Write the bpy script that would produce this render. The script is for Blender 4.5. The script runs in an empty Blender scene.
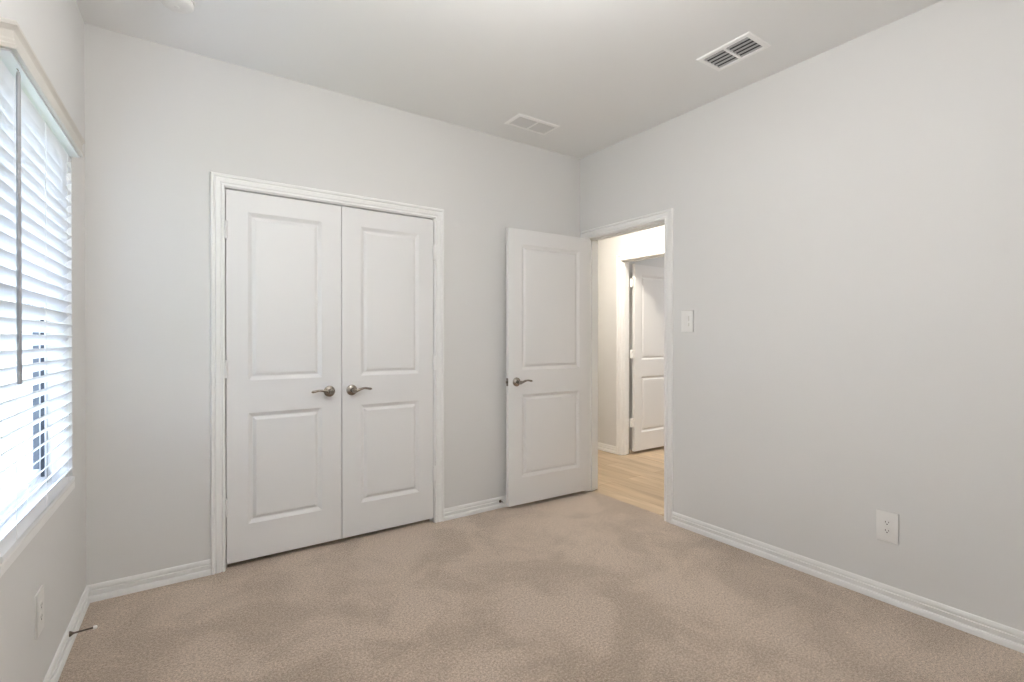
import bpy, bmesh, math, random
from mathutils import Vector, Matrix
random.seed(7)
S = bpy.context.scene
COL = S.collection
PI = math.pi

# ------------------------------------------------------------------ camera
XR, XL, LA, CH, CAMD, CAMZ = 2.810, -0.328, -0.0393, 2.743, 3.085, 1.251
YREAR = -3.75
cam = bpy.data.cameras.new('camera')
cam.sensor_width = 36.0
cam.lens = 497.28 / 1024 * 36.0
cam.clip_start = 0.02
cob = bpy.data.objects.new('camera', cam); COL.objects.link(cob)
cob.location = (0, -CAMD, CAMZ)
cob.rotation_euler = (PI / 2 - 0.0042, 0, -0.6031)
S.camera = cob

# ------------------------------------------------------------------ exposure, world
S.view_settings.view_transform = 'Standard'
S.view_settings.look = 'None'
S.view_settings.gamma = 1.0
S.view_settings.use_curve_mapping = False
S.view_settings.exposure = 2.55
SKY, LAMP, HALL, FAR = 0.66, 23.0, 39.0, 19.0
w = bpy.data.worlds.new('world'); S.world = w; w.use_nodes = True
nt = w.node_tree; nt.nodes.clear()
sl = bpy.data.lights.new('sun', 'SUN'); sl.energy = 0.9; sl.angle = 0.02; sl.color = (1.0, 0.96, 0.9)
slo = bpy.data.objects.new('sun', sl); COL.objects.link(slo)
slo.rotation_euler = Vector((0.45, 0.4, 1.5)).to_track_quat('Z', 'Y').to_euler()     # high over the roof, lights the side yard
wo = nt.nodes.new('ShaderNodeOutputWorld'); bg = nt.nodes.new('ShaderNodeBackground')
sk = nt.nodes.new('ShaderNodeTexSky'); sk.sky_type = 'NISHITA'; sk.sun_disc = False
sk.sun_elevation = math.radians(50); sk.sun_rotation = math.radians(120)
sk.air_density = 1.0; sk.dust_density = 3.0
hs = nt.nodes.new('ShaderNodeHueSaturation'); hs.inputs['Saturation'].default_value = 0.6   # hazy, half clouded sky
nt.links.new(sk.outputs[0], hs.inputs['Color']); nt.links.new(hs.outputs[0], bg.inputs[0]); bg.inputs[1].default_value = SKY
nt.links.new(bg.outputs[0], wo.inputs[0])
S.cycles.max_bounces = 14; S.cycles.diffuse_bounces = 8; S.cycles.transparent_max_bounces = 12
S.cycles.caustics_reflective = False; S.cycles.caustics_refractive = False
S.cycles.sample_clamp_indirect = 6.0
S.cycles.use_denoising = True; S.cycles.use_adaptive_sampling = False

# ------------------------------------------------------------------ materials
def mat(name, col, rough=0.6, metal=0.0, bump=None, spec=0.5, sheen=0.0):
    m = bpy.data.materials.new(name); m.use_nodes = True
    N = m.node_tree.nodes; L = m.node_tree.links; b = N['Principled BSDF']
    b.inputs['Base Color'].default_value = (*col, 1); b.inputs['Roughness'].default_value = rough
    b.inputs['Metallic'].default_value = metal; b.inputs['Specular IOR Level'].default_value = spec
    if sheen: b.inputs['Sheen Weight'].default_value = sheen
    if bump:
        sc, st, di = bump
        g = N.new('ShaderNodeNewGeometry'); n = N.new('ShaderNodeTexNoise'); n.inputs['Scale'].default_value = sc
        n.inputs['Detail'].default_value = 3
        bp = N.new('ShaderNodeBump'); bp.inputs['Strength'].default_value = st; bp.inputs['Distance'].default_value = di
        L.new(g.outputs['Position'], n.inputs['Vector']); L.new(n.outputs['Fac'], bp.inputs['Height'])
        L.new(bp.outputs[0], b.inputs['Normal'])
    return m

def ramp(N, stops):
    r = N.new('ShaderNodeValToRGB'); e = r.color_ramp.elements
    e[0].position, e[0].color = stops[0][0], (*stops[0][1], 1)
    e[1].position, e[1].color = stops[-1][0], (*stops[-1][1], 1)
    for p, c in stops[1:-1]:
        q = e.new(p); q.color = (*c, 1)
    return r

M = {}
M['wall'] = mat('greige_wall_paint', (0.694, 0.688, 0.676), 0.75, bump=(260, 0.06, 0.002), spec=0.3)
M['hallwall'] = mat('hall_wall_paint', (0.694, 0.688, 0.676), 0.75, bump=(260, 0.06, 0.002), spec=0.3)
M['ceil'] = mat('ceiling_paint', (0.85, 0.852, 0.85), 0.9, bump=(180, 0.12, 0.002), spec=0.2)
M['trim'] = mat('white_trim_paint', (0.83, 0.825, 0.815), 0.42, spec=0.4)
M['door'] = mat('white_door_paint', (0.760, 0.755, 0.75), 0.45, bump=(90, 0.02, 0.002), spec=0.4)
M['plastic'] = mat('white_plastic', (0.80, 0.79, 0.77), 0.35)
M['blind'] = mat('white_faux_wood', (0.83, 0.84, 0.86), 0.45)
M['valance'] = mat('offwhite_valance', (0.59, 0.565, 0.52), 0.5)
M['cord'] = mat('white_cord', (0.8, 0.8, 0.8), 0.8)
M['wand'] = mat('grey_wand_plastic', (0.30, 0.30, 0.31), 0.4)
M['nickel'] = mat('satin_nickel', (0.37, 0.33, 0.29), 0.22, 1.0)
M['stopmetal'] = mat('bronze_rod', (0.12, 0.095, 0.075), 0.4, 0.8)
M['rubber'] = mat('white_rubber', (0.8, 0.79, 0.76), 0.7)
M['dark'] = mat('dark_slot', (0.03, 0.03, 0.03), 0.8)
M['duct'] = mat('duct_shade', (0.05, 0.05, 0.055), 0.8)  # shade inside the duct, put into the colour
M['ventpaint'] = mat('white_vent_enamel', (0.92, 0.915, 0.91), 0.4)
M['grille'] = mat('pale_grille_louver', (0.72, 0.715, 0.71), 0.5)
M['louver'] = mat('grey_vent_louver', (0.50, 0.50, 0.51), 0.45)
M['vinyl'] = mat('white_vinyl', (0.80, 0.81, 0.83), 0.4)
M['gasket'] = mat('charcoal_gasket', (0.08, 0.09, 0.11), 0.6)
M['closet'] = mat('closet_shade', (0.30, 0.29, 0.28), 0.9)  # closet gloom put into the wall colour to deepen the door gaps
M['patio'] = mat('pale_concrete', (0.22, 0.23, 0.245), 0.9, bump=(20, 0.2, 0.01))

def lamp_mat(name, col, st):
    m = bpy.data.materials.new(name); m.use_nodes = True
    b = m.node_tree.nodes['Principled BSDF']
    b.inputs['Base Color'].default_value = (0.9, 0.9, 0.88, 1)
    b.inputs['Emission Color'].default_value = (*col, 1); b.inputs['Emission Strength'].default_value = st
    return m

def glass():
    m = bpy.data.materials.new('window_glass'); m.use_nodes = True
    N = m.node_tree.nodes; L = m.node_tree.links; N.clear()
    o = N.new('ShaderNodeOutputMaterial'); mx = N.new('ShaderNodeMixShader')
    t = N.new('ShaderNodeBsdfTransparent'); t.inputs[0].default_value = (0.93, 0.96, 0.97, 1)
    g = N.new('ShaderNodeBsdfGlossy'); g.inputs['Roughness'].default_value = 0.02
    f = N.new('ShaderNodeFresnel'); ge = N.new('ShaderNodeNewGeometry'); io = N.new('ShaderNodeMapRange')
    io.inputs[3].default_value = 1.45; io.inputs[4].default_value = 1 / 1.45      # same reflectance on the way out
    L.new(ge.outputs['Backfacing'], io.inputs[0]); L.new(io.outputs[0], f.inputs[0])
    L.new(f.outputs[0], mx.inputs[0]); L.new(t.outputs[0], mx.inputs[1]); L.new(g.outputs[0], mx.inputs[2])
    L.new(mx.outputs[0], o.inputs[0]); return m
M['glass'] = glass()

def carpet():
    m = bpy.data.materials.new('beige_cut_pile_carpet'); m.use_nodes = True
    N = m.node_tree.nodes; L = m.node_tree.links; b = N['Principled BSDF']
    g = N.new('ShaderNodeNewGeometry')
    def noise(s, d, r=0.5, dist=0.0):
        n = N.new('ShaderNodeTexNoise'); n.inputs['Scale'].default_value = s; n.inputs['Detail'].default_value = d
        n.inputs['Roughness'].default_value = r; n.inputs['Distortion'].default_value = dist
        L.new(g.outputs['Position'], n.inputs['Vector']); return n
    big, mid, fine = noise(2.6, 5, 0.6, 0.5), noise(100, 3, 0.7), noise(190, 4, 0.8)
    r1 = ramp(N, [(0.42, (0.360, 0.290, 0.232)), (0.5, (0.415, 0.336, 0.271)), (0.57, (0.470, 0.383, 0.312))])
    L.new(big.outputs['Fac'], r1.inputs[0])
    def mul(a, n, lo, hi):
        mr = N.new('ShaderNodeMapRange'); mr.inputs[1].default_value = 0.3; mr.inputs[2].default_value = 0.7
        mr.inputs[3].default_value = lo; mr.inputs[4].default_value = hi
        L.new(n.outputs['Fac'], mr.inputs[0])
        mx = N.new('ShaderNodeVectorMath'); mx.operation = 'SCALE'
        L.new(a, mx.inputs[0]); L.new(mr.outputs[0], mx.inputs['Scale']); return mx.outputs[0]
    c = mul(r1.outputs[0], mid, 0.58, 1.42); c = mul(c, fine, 0.5, 1.5)
    L.new(c, b.inputs['Base Color'])
    b.inputs['Roughness'].default_value = 1.0; b.inputs['Diffuse Roughness'].default_value = 1.0; b.inputs['Specular IOR Level'].default_value = 0.05
    b.inputs['Sheen Weight'].default_value = 1.0; b.inputs['Sheen Roughness'].default_value = 0.4
    b.inputs['Sheen Tint'].default_value = (0.95, 0.84, 0.73, 1)
    bp = N.new('ShaderNodeBump'); bp.inputs['Strength'].default_value = 0.55; bp.inputs['Distance'].default_value = 0.006
    L.new(fine.outputs['Fac'], bp.inputs['Height']); L.new(bp.outputs[0], b.inputs['Normal'])
    return m
M['carpet'] = carpet()

def planks(name, c1, c2, c3):
    m = bpy.data.materials.new(name); m.use_nodes = True
    N = m.node_tree.nodes; L = m.node_tree.links; b = N['Principled BSDF']
    g = N.new('ShaderNodeNewGeometry')
    mp = N.new('ShaderNodeMapping'); mp.inputs['Rotation'].default_value = (0, 0, PI / 2)
    L.new(g.outputs['Position'], mp.inputs['Vector'])
    br = N.new('ShaderNodeTexBrick'); br.offset = 0.37; br.inputs['Scale'].default_value = 1.0
    br.inputs['Brick Width'].default_value = 1.22; br.inputs['Row Height'].default_value = 0.178
    br.inputs['Mortar Size'].default_value = 0.0012; br.inputs['Color1'].default_value = (*c1, 1)
    br.inputs['Color2'].default_value = (*c2, 1); br.inputs['Mortar'].default_value = (*c3, 1)
    L.new(mp.outputs[0], br.inputs['Vector'])
    m2 = N.new('ShaderNodeMapping'); m2.inputs['Scale'].default_value = (7, 0.7, 1)
    L.new(g.outputs['Position'], m2.inputs['Vector'])
    n = N.new('ShaderNodeTexNoise'); n.inputs['Scale'].default_value = 2.0; n.inputs['Detail'].default_value = 6
    n.inputs['Distortion'].default_value = 0.8
    L.new(m2.outputs[0], n.inputs['Vector'])
    mr = N.new('ShaderNodeMapRange'); mr.inputs[1].default_value = 0.3; mr.inputs[2].default_value = 0.7
    mr.inputs[3].default_value = 0.80; mr.inputs[4].default_value = 1.15
    L.new(n.outputs['Fac'], mr.inputs[0])
    mx = N.new('ShaderNodeVectorMath'); mx.operation = 'SCALE'
    L.new(br.outputs['Color'], mx.inputs[0]); L.new(mr.outputs[0], mx.inputs['Scale'])
    L.new(mx.outputs[0], b.inputs['Base Color']); b.inputs['Roughness'].default_value = 0.45
    return m
M['wood'] = planks('light_oak_planks', (0.50, 0.385, 0.26), (0.36, 0.26, 0.165), (0.20, 0.13, 0.08))

def lawn_mat():
    m = bpy.data.materials.new('lawn_grass'); m.use_nodes = True
    N = m.node_tree.nodes; L = m.node_tree.links; b = N['Principled BSDF']
    g = N.new('ShaderNodeNewGeometry'); n = N.new('ShaderNodeTexNoise'); n.inputs['Scale'].default_value = 9; n.inputs['Detail'].default_value = 6
    L.new(g.outputs['Position'], n.inputs['Vector'])
    r = ramp(N, [(0.3, (0.055, 0.068, 0.032)), (0.7, (0.115, 0.135, 0.070))]); L.new(n.outputs['Fac'], r.inputs[0])
    L.new(r.outputs[0], b.inputs['Base Color']); b.inputs['Roughness'].default_value = 0.9
    return m
M['lawn'] = lawn_mat()

# ------------------------------------------------------------------ mesh helpers
class Frame:
    """A wall's own axes: a along it, t out of it into the room, z up."""
    def __init__(s, o, a, t): s.o, s.a, s.t = Vector(o), Vector(a).normalized(), Vector(t).normalized()
    def __call__(s, a, t, z): return s.o + s.a * a + s.t * t + Vector((0, 0, z))
BACK = Frame((0, 0, 0), (1, 0, 0), (0, -1, 0))
RIGHT = Frame((XR, 0, 0), (0, -1, 0), (-1, 0, 0))
LEFT = Frame((XL, 0, 0), (math.sin(LA), -math.cos(LA), 0), (math.cos(LA), math.sin(LA), 0))
WORLD = Frame((0, 0, 0), (1, 0, 0), (0, 1, 0))
HALLW = Frame((4.0, 0, 0), (0, -1, 0), (-1, 0, 0))

def box(bm, fr, a0, a1, t0, t1, z0, z1, bev=0.0):
    v = [bm.verts.new(fr(a, t, z)) for z in (z0, z1) for t in (t0, t1) for a in (a0, a1)]
    fs = [(0, 1, 3, 2), (4, 5, 7, 6), (0, 1, 5, 4), (2, 3, 7, 6), (0, 2, 6, 4), (1, 3, 7, 5)]
    faces = [bm.faces.new([v[i] for i in f]) for f in fs]
    if bev:
        es = list({e for f in faces for e in f.edges})
        bmesh.ops.bevel(bm, geom=es, offset=bev, segments=2, affect='EDGES', profile=0.7)

def ringloft(bm, rings, closed=True, caps=True):
    R = [[bm.verts.new(p) for p in r] for r in rings]
    n = len(R[0])
    for i in range(len(R) - 1):
        for j in range(n if closed else n - 1):
            k = (j + 1) % n
            bm.faces.new((R[i][j], R[i][k], R[i + 1][k], R[i + 1][j]))
    if caps and closed:
        bm.faces.new(R[0]); bm.faces.new(R[-1][::-1])

def extr(bm, fr, prof, a0, a1):
    """prof: (t, z) outline, closed, run along the wall from a0 to a1"""
    ringloft(bm, [[fr(a, t, z) for t, z in prof] for a in (a0, a1)])

def lathe(bm, o, axis, prof, n=32):
    """prof: (r, h) from the base outwards along axis"""
    axis = Vector(axis).normalized(); u = axis.orthogonal().normalized(); v = axis.cross(u)
    rings = [[Vector(o) + axis * h + (u * math.cos(2 * PI * i / n) + v * math.sin(2 * PI * i / n)) * max(r, 1e-5) for i in range(n)] for r, h in prof]
    ringloft(bm, rings)

def tube(bm, pts, rads, n=12, flat=None):
    """pts along a curve, rads (rx, ry) or r; flat = 'up' vector for the second radius"""
    rings = []
    for i, p in enumerate(pts):
        p = Vector(p)
        d = (Vector(pts[min(i + 1, len(pts) - 1)]) - Vector(pts[max(i - 1, 0)])).normalized()
        u = (Vector(flat) if flat else d.orthogonal())
        u = (u - d * u.dot(d)).normalized(); v = d.cross(u)
        r = rads[i] if isinstance(rads[i], tuple) else (rads[i], rads[i])
        rings.append([p + u * r[0] * math.cos(2 * PI * k / n) + v * r[1] * math.sin(2 * PI * k / n) for k in range(n)])
    ringloft(bm, rings)

def obj(name, bm, material, parent=None, smooth=None, origin=None, mats=None):
    bmesh.ops.recalc_face_normals(bm, faces=bm.faces)
    o0 = Vector(origin) if origin is not None else (Vector(parent['_o']) if parent and '_o' in parent else Vector((0, 0, 0)))
    bmesh.ops.translate(bm, verts=bm.verts, vec=-o0)
    me = bpy.data.meshes.new(name); bm.to_mesh(me); bm.free()
    for mm in (mats or [material]): me.materials.append(mm)
    if smooth:
        for p in me.polygons: p.use_smooth = True
        me.set_sharp_from_angle(angle=math.radians(smooth))
    o = bpy.data.objects.new(name, me); COL.objects.link(o)
    if parent:
        o.parent = parent
        if '_o' in parent: o.location = o0 - Vector(parent['_o'])
        o['_o'] = list(o0)
    else:
        o.location = o0; o['_o'] = list(o0)
    return o

def tag(o, label=None, cat=None, group=None, kind=None):
    if label: o['label'] = label
    if cat: o['category'] = cat
    if group: o['group'] = group
    if kind: o['kind'] = kind
    return o

def thing(name, loc, label, cat, group=None, kind=None):
    o = bpy.data.objects.new(name, None); COL.objects.link(o); o.location = loc; o['_o'] = list(loc)
    o.empty_display_size = 0.1
    return tag(o, label, cat, group, kind)

def dup(o, dv, parent):
    """another of the same part, moved by dv"""
    c = o.copy(); COL.objects.link(c); c.parent = parent
    c.location = Vector(o.location) + Vector(dv)
    for ch in list(o.children):
        d = ch.copy(); COL.objects.link(d); d.parent = c
    return c

def struct(name, bm, m, label, cat, smooth=None):
    return tag(obj(name, bm, m, smooth=smooth), label, cat, kind='structure')

B = bmesh.new

# ------------------------------------------------------------------ room shell
WT = 0.115                     # wall thickness
CX0, CX1, CZ = 0.247, 1.483, 2.068      # closet opening
EY0, EY1, EZ = 0.090, 0.859, 2.066      # entry opening along the right wall (a = -y)
U0, U1, WZ0, WZ1 = 0.30, 1.24, 0.653, 2.045   # window opening along the left wall

bm = B(); box(bm, WORLD, XL - 0.165, 2.868, YREAR - 0.1, 0.9, -0.12, 0.0)
struct('floor', bm, M['carpet'], 'beige cut pile carpet covering the whole bedroom floor', 'floor')
bm = B(); box(bm, WORLD, 2.868, 4.108, YREAR, 3.2, -0.12, -0.003)
struct('hall_floor', bm, M['wood'], 'light oak plank floor of the hall seen through the open door', 'floor')
bm = B(); box(bm, WORLD, 4.108, 7.3, -1.6, 3.2, -0.12, -0.001)
M['farfloor'] = planks('far_room_planks', (0.60, 0.46, 0.31), (0.56, 0.42, 0.28), (0.42, 0.30, 0.19))
struct('far_room_floor', bm, M['farfloor'], 'pale floor strip of the room across the hall under its door', 'floor')
bm = B(); box(bm, WORLD, XL - 0.32, 7.3, YREAR - 0.1, 3.2, CH, CH + 0.1)
struct('ceiling', bm, M['ceil'], 'flat off white ceiling with two vents', 'ceiling')

bm = B()
box(bm, BACK, XL - 0.10, CX0 - 0.018, -WT, 0, 0, CH)
box(bm, BACK, CX1 + 0.018, XR + WT, -WT, 0, 0, CH)
box(bm, BACK, CX0 - 0.018, CX1 + 0.018, -WT, 0, CZ + 0.018, CH)
struct('wall_back', bm, M['wall'], 'light greige wall around the white double closet doors', 'wall')
bm = B()
box(bm, RIGHT, 0, EY0 - 0.018, -WT, 0, 0, CH)
box(bm, RIGHT, EY1 + 0.018, -YREAR, -WT, 0, 0, CH)
box(bm, RIGHT, EY0 - 0.018, EY1 + 0.018, -WT, 0, EZ + 0.018, CH)
struct('wall_right', bm, M['wall'], 'light greige wall with the switch plate and outlet right of the open doorway', 'wall')
bm = B()
LT = 0.17
box(bm, LEFT, -0.1, U0, -LT, 0, 0, CH); box(bm, LEFT, U1, 3.9, -LT, 0, 0, CH)
box(bm, LEFT, U0, U1, -LT, 0, 0, WZ0 - 0.036); box(bm, LEFT, U0, U1, -LT, 0, WZ1, CH)
struct('wall_left', bm, M['wall'], 'light greige wall around the window with white blinds', 'wall')
bm = B(); box(bm, WORLD, XL - 0.32, XR + WT, YREAR - 0.12, YREAR, 0, CH)
struct('wall_rear', bm, M['wall'], 'greige bedroom wall behind the viewpoint', 'wall')

# closet box behind the doors
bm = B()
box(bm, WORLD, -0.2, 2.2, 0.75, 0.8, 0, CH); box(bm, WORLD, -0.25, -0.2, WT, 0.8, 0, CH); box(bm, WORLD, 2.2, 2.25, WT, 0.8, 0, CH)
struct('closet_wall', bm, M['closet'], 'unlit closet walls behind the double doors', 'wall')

# hall and the room across it
bm = B()
FY0, FY1, FZ = -0.645, 0.135, 2.085       # far opening, a = -y on the hall wall
box(bm, HALLW, -3.2, FY0 - 0.018, -WT, 0, 0, CH); box(bm, HALLW, FY1 + 0.018, -YREAR, -WT, 0, 0, CH)
box(bm, HALLW, FY0 - 0.018, FY1 + 0.018, -WT, 0, FZ + 0.018, CH)
struct('hall_wall', bm, M['hallwall'], 'cream lit hall wall seen through the open bedroom door', 'wall')
bm = B(); box(bm, WORLD, XR, XR + WT, WT, 3.2, 0, CH); box(bm, WORLD, XR, 4.2, 3.1, 3.2, 0, CH); box(bm, WORLD, XR, 4.2, YREAR - 0.1, YREAR, 0, CH)
struct('hall_wall_near', bm, M['hallwall'], 'hall walls hidden beside the closet', 'wall')
bm = B(); box(bm, WORLD, 7.2, 7.3, -1.6, 3.2, 0, CH); box(bm, WORLD, 4.115, 7.3, -1.7, -1.6, 0, CH); box(bm, WORLD, 4.115, 7.3, 0.76, 0.86, 0, CH)
struct('far_room_wall', bm, M['hallwall'], 'grey wall of the far room above its open door', 'wall')

# ------------------------------------------------------------------ baseboards
BASE = [(0, 0), (.018, 0), (.018, .015), (.0165, .023), (.0130, .0275), (.0035, .0290), (.0030, .0375), (.0120, .0395), (.0125, .0535),
        (.0030, .0550), (.0030, .0625), (.0105, .0645), (.0100, .075), (.0060, .082), (.003, .084), (0, .084)]
BASE = [(t_ * 0.84, z_ * 0.96) for t_, z_ in BASE]
CW = 0.066
def baseboard(name, fr, runs, label):
    bm = B()
    for a0, a1 in runs: extr(bm, fr, BASE, a0, a1)
    return struct(name, bm, M['trim'], label, 'baseboard', smooth=25)
baseboard('baseboard_back', BACK, [(XL - 0.02, CX0 - 0.004 - CW), (CX1 + 0.004 + CW, XR)], 'white moulded baseboard along the closet wall')
baseboard('baseboard_right', RIGHT, [(EY1 + 0.004 + CW, -YREAR)], 'white moulded baseboard along the right wall under the outlet')
baseboard('baseboard_left', LEFT, [(0, 3.8)], 'white moulded baseboard under the window wall')
baseboard('baseboard_hall', HALLW, [(-3.1, FY0 - 0.004 - CW), (FY1 + 0.004 + CW, 3.6)], 'white baseboard of the hall wall by the far door')

# ------------------------------------------------------------------ casings and jambs
CAS = [(0, 0), (0, .008), (.003, .0115), (.010, .0115), (.0125, .0055), (.016, .0062), (.021, .0115), (.040, .0140), (.0435, .0085),
       (.046, .0090), (.049, .0160), (.053, .0180), (.059, .0180), (.063, .0150), (.066, .009), (.066, 0)]
def casing(bm, fr, a0, a1, z1, side=1, off=0.0):
    """a U of moulding around an opening, mitred; side -1 puts it on the wall's other face"""
    rings = []
    for ca, cz, da, dz in ((a0, 0.0, -1, 0), (a0, z1, -1, 1), (a1, z1, 1, 1), (a1, 0.0, 1, 0)):
        rings.append([fr(ca + da * d, off + side * t, cz + dz * d) for d, t in CAS])
    ringloft(bm, rings)
def jamb(bm, fr, a0, a1, z1, depth, stop=None, gap=0.0):
    for s0, s1 in ((a0 - 0.018, a0), (a1, a1 + 0.018)): box(bm, fr, s0, s1, -depth, 0, gap, z1 + 0.018)
    box(bm, fr, a0, a1, -depth, 0, z1, z1 + 0.018)
    if stop:
        t0, t1 = stop
        box(bm, fr, a0, a0 + 0.011, t0, t1, gap, z1); box(bm, fr, a1 - 0.011, a1, t0, t1, gap, z1)
        box(bm, fr, a0, a1, t0, t1, z1 - 0.011, z1)
bm = B(); casing(bm, BACK, CX0 - 0.004, CX1 + 0.004, CZ + 0.004); jamb(bm, BACK, CX0, CX1, CZ, WT, (-0.055, -0.042))
struct('trim_1', bm, M['trim'], 'white moulded casing around the double closet doors', 'door trim', smooth=35)
bm = B(); casing(bm, RIGHT, EY0 - 0.004, EY1 + 0.004, EZ + 0.004); casing(bm, RIGHT, EY0 - 0.004, EY1 + 0.004, EZ + 0.004, -1, -WT)
jamb(bm, RIGHT, EY0, EY1, EZ, WT, (-0.080, -0.040), 0.004)
struct('trim_2', bm, M['trim'], 'white moulded casing around the open bedroom doorway', 'door trim', smooth=35)
bm = B(); casing(bm, HALLW, FY0 - 0.004, FY1 + 0.004, FZ + 0.004); jamb(bm, HALLW, FY0, FY1, FZ, WT, (-0.065, -0.030))
struct('trim_3', bm, M['trim'], 'cream lit casing around the far door in the hall', 'door trim', smooth=35)

# ------------------------------------------------------------------ panelled doors
PRO = [(0, 0), (.002, .0015), (.019, .0115), (.024, .0120), (.038, .0040), (.042, .0032)]   # inward, deep
def slab(bm, P, Wd, H, T, px, pz):
    """P(x, y, z): x from the hinge side, y into the slab from the face the camera sees"""
    c = 0.002
    xs = [c, px[0], px[1], Wd - c]; zs = [c] + [z for p in pz for z in p] + [H - c]
    nx, nz = len(xs), len(zs)
    bound = {}
    for side in (0, 1):
        yy = (lambda d: d) if side == 0 else (lambda d: T - d)
        g = [[bm.verts.new(P(x, yy(0), z)) for x in xs] for z in zs]
        for i in range(nz - 1):
            for j in range(nx - 1):
                if j == 1 and i % 2 == 1:
                    ring = [g[i][j], g[i][j + 1], g[i + 1][j + 1], g[i + 1][j]]
                    for d, y in PRO[1:]:
                        x0, x1, z0, z1 = xs[j] + d, xs[j + 1] - d, zs[i] + d, zs[i + 1] - d
                        nr = [bm.verts.new(P(x, yy(y), z)) for x, z in ((x0, z0), (x1, z0), (x1, z1), (x0, z1))]
                        for k in range(4): bm.faces.new((ring[k], ring[(k + 1) % 4], nr[(k + 1) % 4], nr[k]))
                        ring = nr
                    bm.faces.new(ring)
                else:
                    bm.faces.new((g[i][j], g[i][j + 1], g[i + 1][j + 1], g[i + 1][j]))
        loop = [(0, j) for j in range(nx)] + [(i, nx - 1) for i in range(1, nz)] + [(nz - 1, j) for j in range(nx - 2, -1, -1)] + [(i, 0) for i in range(nz - 2, 0, -1)]
        ex = lambda x: 0 if x == xs[0] else (Wd if x == xs[-1] else x)
        ez = lambda z: 0 if z == zs[0] else (H if z == zs[-1] else z)
        inner = [g[i][j] for i, j in loop]
        outer = [bm.verts.new(P(ex(xs[j]), yy(c), ez(zs[i]))) for i, j in loop]
        n = len(loop)
        for k in range(n): bm.faces.new((inner[k], inner[(k + 1) % n], outer[(k + 1) % n], outer[k]))
        bound[side] = outer
    n = len(bound[0])
    for k in range(n): bm.faces.new((bound[0][k], bound[0][(k + 1) % n], bound[1][(k + 1) % n], bound[1][k]))

def lever(parent, P, x, z, sgn, y0=0.0):
    """satin nickel lever on round rose; P in door axes, lever points along sgn*x, out of the face (-y)"""
    o = P(x, y0, z); n = (P(x, y0 - 1, z) - o); ax = (P(x + 1, y0, z) - o) * sgn
    bm = B()
    tube_pts = []
    # neck and lever blade as one piece
    lathe(bm, o + n * 0.008, n, [(0.0125, 0), (0.0115, 0.02), (0.0115, 0.034), (0.0135, 0.040), (0.0135, 0.052), (0.011, 0.056), (0, 0.0565)], 20)
    Z = Vector((0, 0, 1))
    pts, rad = [], []
    for k in range(15):
        s = k / 14
        lz = -0.004 + 0.020 * math.sin(min(1, s * 1.25) * PI * 0.62) - 0.0065 * max(0, s - 0.6) / 0.4
        pts.append(o + n * (0.050 + 0.004 * math.sin(s * PI) - 0.006 * s) + ax * (0.112 * s) + Z * (lz - 0.004))
        r = 0.0105 - 0.0045 * min(1, s * 1.6) + 0.002 * max(0, s - 0.55) / 0.45
        if k == 14: r *= 0.45
        rad.append((r, 0.0055 if k < 14 else 0.003))
    tube(bm, pts, rad, 12, flat=Z)
    h = obj('door_handle', bm, M['nickel'], parent, smooth=50); h['label'] = 'satin nickel lever handle'
    bm = B()
    lathe(bm, o, n, [(0.033, 0), (0.033, 0.004), (0.031, 0.0075), (0.026, 0.0095), (0.021, 0.0105), (0.0185, 0.0135), (0.013, 0.0145), (0, 0.0145)], 36)
    obj('rosette', bm, M['nickel'], h, smooth=40)
    return h

def hinge(parent, P, x, z, y=-0.0085, h=0.09, leaf=0.0):
    bm = B()
    o = P(x, y, z - h / 2)
    prof = [(0.004, -0.004), (0.0085, -0.002), (0.0085, h / 3 - 0.0006), (0.0074, h / 3), (0.0085, h / 3 + 0.0006), (0.0085, 2 * h / 3 - 0.0006),
            (0.0074, 2 * h / 3), (0.0085, 2 * h / 3 + 0.0006), (0.0085, h + 0.002), (0.004, h + 0.004)]
    lathe(bm, o, (0, 0, 1), prof, 14)
    if leaf:
        f = lambda a, t, z_: P(a, t, z_)
        box(bm, f, x - leaf, x + leaf, y, y + 0.006, z - h / 2, z + h / 2)
    return obj('hinge', bm, M['trim'], parent, smooth=40)

DW, DH, DT, DZ = 0.612, 2.030, 0.035, 0.030
PZ = [(0.198, 0.810), (0.992, 1.920)]
def closet_door(name, x_hinge, sgn, label, back=0.072):
    yf = 0.003
    t = thing(name, (x_hinge, yf, DZ), label, 'door', 'double closet doors', 'structure')
    P = lambda x, y, z: Vector((x_hinge + sgn * x, yf + y, DZ + z))
    bm = B(); slab(bm, P, DW, DH, DT, (0.106, 0.497), PZ); obj('slab', bm, M['door'], t)
    lever(t, P, DW - back, 0.906, -1)
    h0 = hinge(t, P, -0.001, 0.310, leaf=0.006)
    dup(h0, (0, 0, 0.747), t); dup(h0, (0, 0, 1.500), t)
    return t
closet_door('door_1', 0.2515, 1, 'left leaf of the white two panel double closet doors')
closet_door('door_2', 1.4785, -1, 'right leaf of the white two panel double closet doors', 0.059)

# the bedroom door, swung open against the back wall
def swing_door(name, pin, ang, Wd, label, px, P_flip=1, group=None):
    ca, sa = math.cos(ang), math.sin(ang)
    def P(x, y, z): return Vector((pin[0] + ca * x - sa * y * P_flip, pin[1] + sa * x + ca * y * P_flip, DZ + z))
    t = thing(name, (pin[0], pin[1], DZ), label, 'door', group, 'structure')
    bm = B(); slab(bm, P, Wd, DH, DT, px, PZ); obj('slab', bm, M['door'], t)
    return t, P
ang = PI - math.radians(2.0)
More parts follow.
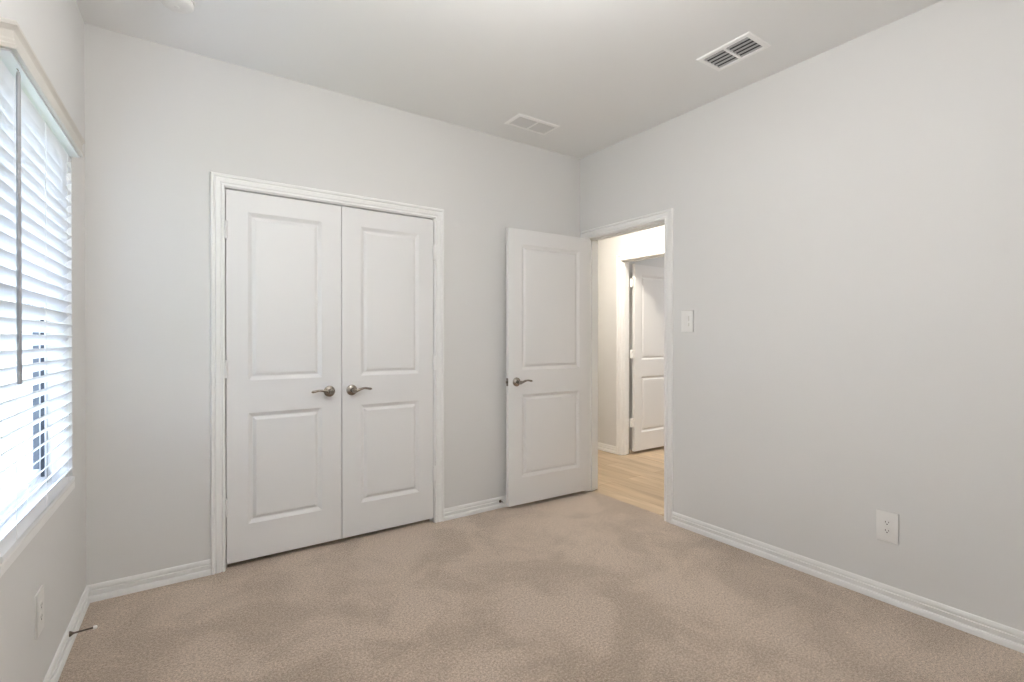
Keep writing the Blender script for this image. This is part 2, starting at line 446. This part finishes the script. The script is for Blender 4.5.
# direction of the slab from the hinge: towards -x; y axis of the slab (into it) points to the back wall (+y)
t, P = swing_door('door_3', (2.800, -0.128), ang, 0.775, 'open white two panel bedroom door standing against the back wall', (0.108, 0.660), P_flip=-1)
lever(t, P, 0.775 - 0.068, 0.906, -1)
lever(t, lambda x, y, z: P(x, DT - y, z), 0.775 - 0.068, 0.906, -1)
bm = B(); box(bm, P, 0.7735, 0.7765, 0.005, 0.030, 0.906 - 0.029, 0.906 + 0.029, 0.0008)
lp = obj('latch_plate', bm, M['nickel'], t); lp['label'] = 'satin nickel latch plate on the door edge'
bm = B(); tube(bm, [P(0.776, 0.0175, 0.906), P(0.787, 0.0175, 0.906)], [(0.008, 0.0065), (0.007, 0.003)], 12, flat=(0, 0, 1)); obj('latch_bolt', bm, M['nickel'], lp, smooth=40)
h0 = hinge(t, P, -0.004, 0.310, y=DT + 0.004); dup(h0, (0, 0, 0.747), t); dup(h0, (0, 0, 1.500), t)

# the door across the hall, opened into the far room
t, P = swing_door('door_4', (4.150, 0.597), 0.0, 0.76, 'white two panel door across the hall, open into the far room', (0.108, 0.652))
h0 = None
for z in (0.31, 1.057, 1.83):
    if h0 is None:
        bm = B()
        lathe(bm, P(-0.010, DT + 0.002, z - 0.045), (0, 0, 1), [(0.004, -0.004), (0.0075, -0.002), (0.0075, 0.092), (0.004, 0.094)], 14)
        box(bm, P, -0.034, -0.001, DT - 0.028, DT + 0.004, z - 0.045, z + 0.045)
        h0 = obj('hinge', bm, M['trim'], t, smooth=40); hz0 = z
    else: dup(h0, (0, 0, z - hz0), t)
lever(t, P, 0.76 - 0.068, 0.906, -1)

# ------------------------------------------------------------------ window in the left wall
t = thing('window_1', LEFT((U0 + U1) / 2, -0.12, WZ0), 'bright single hung window behind the white blinds', 'window', None, 'structure')
F0, F1 = -0.135, -0.080
bm = B()
for a0, a1, z0, z1 in ((U0, U0 + 0.03, WZ0, WZ1), (U1 - 0.03, U1, WZ0, WZ1), (U0 + .03, U1 - .03, WZ0, WZ0 + 0.035), (U0 + .03, U1 - .03, WZ1 - 0.035, WZ1)):
    box(bm, LEFT, a0, a1, F0, F1, z0, z1)
fr_ = obj('window_frame', bm, M['vinyl'], t)
bm = B(); box(bm, LEFT, U0 - .001, U0 + .004, -0.0815, -0.0785, WZ0, WZ1); box(bm, LEFT, U0 + .0295, U0 + .0305, -0.092, -0.081, WZ0 + .035, WZ1 - .035)
obj('screen_track', bm, M['gasket'], fr_)
for nm, z0, z1, tt in (('lower_sash', WZ0 + 0.035, 1.36, -0.102), ('upper_sash', 1.34, WZ1 - 0.035, -0.126)):
    bm = B()
    a0, a1 = U0 + 0.03, U1 - 0.03
    for p in ((a0, a0 + .035, z0, z1), (a1 - .035, a1, z0, z1), (a0 + .035, a1 - .035, z0, z0 + .04), (a0 + .035, a1 - .035, z1 - .035, z1)):
        box(bm, LEFT, p[0], p[1], tt - 0.010, tt + 0.010, p[2], p[3])
    s = obj(nm, bm, M['vinyl'], t)
    bm = B()
    box(bm, LEFT, a0 + .035, a1 - .035, tt - 0.003, tt + 0.003, z0 + .04, z1 - .035)
    obj('pane', bm, M['glass'], s)
    bm = B()
    for p in ((a0 - .0005, a0 + .003, z0, z1), (a0 + .033, a0 + .037, z0 + .04, z1 - .035), (a1 - .037, a1 - .033, z0 + .04, z1 - .035)):
        box(bm, LEFT, p[0], p[1], tt - 0.006, tt + 0.0115, p[2], p[3])
    obj('gasket', bm, M['gasket'], s)
bm = B(); extr(bm, LEFT, [(-0.10, WZ0 - 0.036), (0.005, WZ0 - 0.036), (0.008, WZ0 - 0.032), (0.008, WZ0 - 0.006), (0.005, WZ0), (-0.10, WZ0)], U0, U1)
obj('window_sill', bm, M['trim'], t)
# daylight enters here
def portal(fr, a0, a1, z0, z1, tt):
    po = bpy.data.lights.new('window_portal', 'AREA'); po.shape = 'RECTANGLE'; po.size = a1 - a0; po.size_y = z1 - z0
    po.cycles.is_portal = True
    pob = bpy.data.objects.new('window_portal', po); COL.objects.link(pob)
    pob.location = fr((a0 + a1) / 2, tt, (z0 + z1) / 2)
    pob.rotation_euler = Vector((-fr.t)).to_track_quat('Z', 'Y').to_euler()
portal(LEFT, U0, U1, WZ0, WZ1, -0.19)

# ------------------------------------------------------------------ blinds
t = thing('window_blind', LEFT((U0 + U1) / 2, 0.0, WZ1), 'white faux wood slat blind hanging in the window', 'window blind')
bm = B()
VP = [(0, 0), (.006, .001), (.0075, .006), (.0075, .012), (.004, .017), (.004, .024), (.0015, .030), (.0015, .050), (.005, .058), (.0095, .063), (.0095, .071), (.007, .076), (.0, .078), (-.006, .078), (-.006, 0)]
va0, va1, vt, vz = U0 + 0.010, U1 - 0.004, 0.036, 2.022
rings = []
for ca, ct, da, dt in ((va0, 0.0, -1, 0), (va0, vt, -1, 1), (va1, vt, 1, 1), (va1, 0.0, 1, 0)):
    rings.append([LEFT(ca + da * d, ct + dt * d, vz + z) for d, z in VP])
ringloft(bm, rings); obj('valance', bm, M['valance'], t, smooth=22)['label'] = 'beige moulded valance'
bm = B(); box(bm, LEFT, U0 + 0.012, U1 - 0.008, -0.040, 0.0295, 2.016, WZ1 - 0.001, 0.002); obj('headrail', bm, M['blind'], t)
TILT, SW, PITCH = math.radians(44), 0.050, 0.0462
n, zt = 29, 1.986
bm = B()
prof = []
for k in range(7):
    s = -0.5 + k / 6
    prof.append((s * SW, 0.0011 + 0.0012 * (1 - 4 * s * s)))
prof = prof + [(x, y - 0.0022) for x, y in prof[::-1]]
vc = -0.015
rot = [(vc + x * math.cos(TILT) - y * math.sin(TILT), zt + x * math.sin(TILT) + y * math.cos(TILT)) for x, y in prof]
extr(bm, LEFT, rot, U0 + 0.004, U1 - 0.008)
s0 = obj('slat', bm, M['blind'], t, smooth=40)
for k in range(1, n): dup(s0, (0, 0, -PITCH * k), t)
bm = B(); box(bm, LEFT, U0 + 0.010, U1 - 0.008, vc - 0.025, vc + 0.025, WZ0 + 0.003, WZ0 + 0.020, 0.003); obj('bottom_rail', bm, M['blind'], t)
for ua in (U0 + 0.13, U0 + 0.47, U1 - 0.13):
    bm = B()
    for tt in (vc - 0.024, vc + 0.0245):
        for du in (0.0,): tube(bm, [LEFT(ua + du, tt, WZ0 + 0.02), LEFT(ua + du, tt, 1.995)], [0.0007, 0.0007], 6)
    obj('ladder_cord', bm, M['cord'], t)
bm = B()
wu, wv = 1.128, 0.021
tube(bm, [LEFT(wu, wv, 1.122), LEFT(wu, wv, 1.126), LEFT(wu, wv, 1.15), LEFT(wu, wv, 1.995), LEFT(wu, wv, 2.008)], [.004, .0062, .0058, .0052, .0035], 8)
wd = obj('wand', bm, M['wand'], t, smooth=30); wd['label'] = 'grey tilt wand'
bm = B(); tube(bm, [LEFT(wu, wv, 2.006), LEFT(wu, wv, 2.012), LEFT(wu, wv - 0.004, 2.018)], [.0015, .0015, .0015], 6); obj('hook', bm, M['nickel'], wd)

# ------------------------------------------------------------------ outlets and switch
def outlet(fr, a, z, label):
    t = thing('electrical_outlet', fr(a, 0, z), label, 'outlet', None)
    bm = B(); box(bm, fr, a - 0.0445, a + 0.0445, 0, 0.0065, z - 0.071, z + 0.071, 0.0016); obj('cover_plate', bm, M['plastic'], t, smooth=40)
    for dz in (0.0195, -0.0195):
        bm = B()
        o = fr(a, 0.005, z + dz); nn = fr(a, 1.005, z + dz) - o
        rings = []
        for h, k in ((0, 1), (0.0022, 1), (0.003, 0.94)):
            rings.append([fr(a + max(-.0168, min(.0168, .0185 * math.cos(q))) * k, 0.005 + h, z + dz + max(-.0138, min(.0138, .0185 * math.sin(q))) * k) for q in [2 * PI * i / 32 for i in range(32)]])
        ringloft(bm, rings); r = obj('receptacle', bm, M['plastic'], t)
        bm = B()
        for da, hh in ((-.0063, .0075), (.0063, .0062)): box(bm, fr, a + da - .0012, a + da + .0012, 0.0075, 0.0083, z + dz + .003 - hh / 2, z + dz + .003 + hh / 2)
        lathe(bm, fr(a, 0.0075, z + dz - .0068), nn, [(.0028, 0), (.0028, .0008), (0, .0008)], 12)
        obj('slot', bm, M['dark'], r)
    bm = B(); o = fr(a, 0.0062, z); lathe(bm, o, fr(a, 1, z) - fr(a, 0, z), [(.0032, 0), (.0028, .0012), (0, .0014)], 12); obj('screw', bm, M['plastic'], t)
    return t
outlet(RIGHT, 2.154, 0.359, 'white duplex outlet low on the right wall')
outlet(LEFT, 0.838, 0.345, 'white outlet plate low on the wall below the window')

t = thing('light_switch', RIGHT(1.044, 0, 1.368), 'white rocker switch plate beside the bedroom doorway', 'light switch')
bm = B(); box(bm, RIGHT, 0.9985, 1.0895, 0, 0.0065, 1.297, 1.439, 0.0028); obj('cover_plate', bm, M['plastic'], t, smooth=40)
bm = B(); extr(bm, RIGHT, [(0.005, 1.3345), (0.0078, 1.335), (0.0095, 1.368), (0.0085, 1.401), (0.005, 1.4015)], 1.0275, 1.0515)
rk = obj('rocker', bm, M['plastic'], t)
bm = B(); box(bm, RIGHT, 1.0545, 1.0605, 0.006, 0.0072, 1.334, 1.402); obj('slider_track', bm, M['valance'], t)
bm = B(); box(bm, RIGHT, 1.0535, 1.0615, 0.0068, 0.0105, 1.356, 1.368, 0.001); obj('slider_knob', bm, M['plastic'], t)
for z in (1.3215, 1.4145):
    bm = B(); lathe(bm, RIGHT(1.044, 0.0062, z), (-1, 0, 0), [(.0032, 0), (.0028, .0012), (0, .0014)], 12)
    obj('screw', bm, M['plastic'], t)

# ------------------------------------------------------------------ ceiling vents
class CF:
    """ceiling axes: a, b flat, d down"""
    def __init__(s, c, a, b): s.c, s.a, s.b = Vector(c), Vector(a), Vector(b)
    def __call__(s, a, b, d): return s.c + s.a * a + s.b * b - Vector((0, 0, d))
def vent(name, fr, La, Lb, rim, nl, louv_m, label, tilt, sw, cross):
    """long along a; louvers run along a unless cross"""
    t = thing(name, fr(0, 0, 0), label, 'vent')
    bm = B()
    ha, hb = La / 2, Lb / 2
    prof = [(0, 0), (0, .002), (.004, .006), (rim * .6, .008), (rim - .002, .0085), (rim, .006), (rim, 0)]
    rings = [[fr(sa * (ha - d), sb * (hb - d), h) for d, h in prof] for sa, sb in ((-1, -1), (1, -1), (1, 1), (-1, 1), (-1, -1))]
    ringloft(bm, rings, caps=False); bmesh.ops.remove_doubles(bm, verts=bm.verts, dist=1e-6)
    obj('frame', bm, M['ventpaint'], t, smooth=35)
    bm = B(); box(bm, fr, -.006, .006, -(hb - rim), hb - rim, 0.0005, 0.0100); obj('divider', bm, M['ventpaint'], t)
    bm = B(); box(bm, fr, -(ha - rim), ha - rim, -(hb - rim), hb - rim, 0.0002, 0.0008); obj('duct_shade_sheet', bm, M['duct'], t)  # flat dark sheet in place of the shaded hollow behind the louvers
    s0 = None
    for side in (-1, 1):
        for k in range(nl):
            if not cross:
                b = -(hb - rim) + (k + 0.5) * (2 * (hb - rim)) / nl
                c, s = math.cos(tilt), math.sin(tilt)
                bm = B()
                a0, a1 = sorted((side * .006, side * (ha - rim)))
                q = [(x * c - y * s, 0.0045 + x * s + y * c) for x, y in ((-sw / 2, -.0006), (sw / 2, -.0006), (sw / 2, .0006), (-sw / 2, .0006))]
                ringloft(bm, [[fr(a, b + x, max(d, .0009)) for x, d in q] for a in (a0, a1)])
                obj('louver', bm, louv_m, t)
    return t
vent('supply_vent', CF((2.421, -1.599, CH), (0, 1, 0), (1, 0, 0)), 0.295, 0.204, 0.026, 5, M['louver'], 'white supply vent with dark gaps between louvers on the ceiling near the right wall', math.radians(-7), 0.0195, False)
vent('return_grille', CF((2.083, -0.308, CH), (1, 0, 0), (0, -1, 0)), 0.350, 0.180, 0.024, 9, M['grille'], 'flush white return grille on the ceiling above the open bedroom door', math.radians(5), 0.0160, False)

# ------------------------------------------------------------------ smoke detector
t = thing('smoke_detector', (0.030, -0.462, CH), 'round white smoke detector cut by the top edge of the picture', 'smoke detector')
bm = B(); lathe(bm, (0.030, -0.462, CH), (0, 0, -1), [(.066, 0), (.068, .004), (.068, .010), (.066, .012)], 48); obj('base', bm, M['plastic'], t, smooth=35)
bm = B(); lathe(bm, (0.030, -0.462, CH - 0.012), (0, 0, -1), [(.060, 0), (.061, .006), (.064, .012), (.062, .020), (.054, .027), (.030, .031), (0, .032)], 48); c = obj('cover', bm, M['plastic'], t, smooth=35)
bm = B(); lathe(bm, (0.030, -0.462, CH - 0.0415), (0, 0, -1), [(.010, 0), (.010, .004), (.008, .005), (0, .005)], 20); obj('test_button', bm, M['plastic'], c, smooth=35)

# ------------------------------------------------------------------ door stops
def stop(base, d, L, label):
    d = Vector(d).normalized(); b = Vector(base)
    t = thing('door_stop', b, label, 'door stop')
    bm = B(); lathe(bm, b, d, [(.011, 0), (.011, .002), (.009, .006), (.0045, .012), (.0034, .016), (.0034, L - .012), (.0045, L - .010), (.0045, L - .008)], 16); obj('rod', bm, M['stopmetal'], t, smooth=40)
    bm = B(); lathe(bm, b + d * (L - .009), d, [(.0075, 0), (.0078, .006), (.0065, .011), (.003, .0135), (0, .014)], 16); obj('tip', bm, M['rubber'], t, smooth=40)['label'] = 'white rubber tip'
stop(LEFT(0.425, 0.009, 0.060), LEFT.t - LEFT.a * 0.06 + Vector((0, 0, 0.02)), 0.083, 'dark metal door stop with white tip on the baseboard under the window')
stop((2.012, -0.0095, 0.050), (0.0, -1, 0.10), 0.055, 'small dark door stop on the baseboard behind the open bedroom door')

# ------------------------------------------------------------------ hall lamp and added fill lights (above the picture)
def lampfix(name, x, y, zc, st, col, r, label):
    t = thing(name, (x, y, CH), label, 'ceiling lamp')
    bm = B(); lathe(bm, (x, y, CH), (0, 0, -1), [(.065, 0), (.065, .012), (.05, .024), (.012, .03), (.008, .034), (.008, CH - zc - r * .8), (.04, CH - zc - r * .8), (.045, CH - zc - r * .72)], 32); obj('canopy', bm, M['nickel'], t, smooth=35)
    bm = B(); lathe(bm, (x, y, zc), (0, 0, -1), [(r * math.cos(q), r * math.sin(q)) for q in [-PI * .42 + PI * .92 * i / 18 for i in range(19)]], 40)
    obj('lamp_shade', bm, lamp_mat(name + '_glow', col, st), t, smooth=60)
lampfix('bedroom_fill_lamp', 0.82, -2.08, 2.43, LAMP, (1.0, 0.992, 0.975), 0.10, 'added globe lamp out of view that fills the bedroom with light')  # added to fill the bedroom; no lamp is in view here
def disclight(name, x, y, r, st, col, label):
    t = thing(name, (x, y, CH), label, 'ceiling lamp')
    bm = B(); lathe(bm, (x, y, CH), (0, 0, -1), [(r, 0), (r, .004), (r - .004, .012), (r - .016, .016), (r - .018, .012), (0, .0118)], 40); obj('trim_ring', bm, M['plastic'], t, smooth=35)
    bm = B(); lathe(bm, (x, y, CH - .0118), (0, 0, -1), [(r - .019, 0), (r - .021, .002), (0, .003)], 40); obj('diffuser', bm, lamp_mat(name + '_glow', col, st), t)
disclight('hall_lamp', 3.32, 0.0, 0.15, HALL, (1.0, 0.92, 0.80), 'lit flat disc lamp on the hall ceiling')
disclight('far_room_fill_light', 5.6, -0.6, 0.17, FAR, (0.95, 0.97, 1.0), 'added disc light out of view in place of the far room daylight')  # added disc, stands in for daylight from an unseen far room window

# ------------------------------------------------------------------ outside the window
bm = B(); box(bm, WORLD, -40, 40, -40, 40, -0.6, -0.32)
struct('ground', bm, M['patio'], 'pale ground around the house', 'ground')
bm = B(); box(bm, WORLD, -7, XL - 0.9, -6, 9.0, -0.32, -0.28)
struct('lawn', bm, M['lawn'], 'green lawn of the side yard glimpsed between the lower slats', 'lawn')
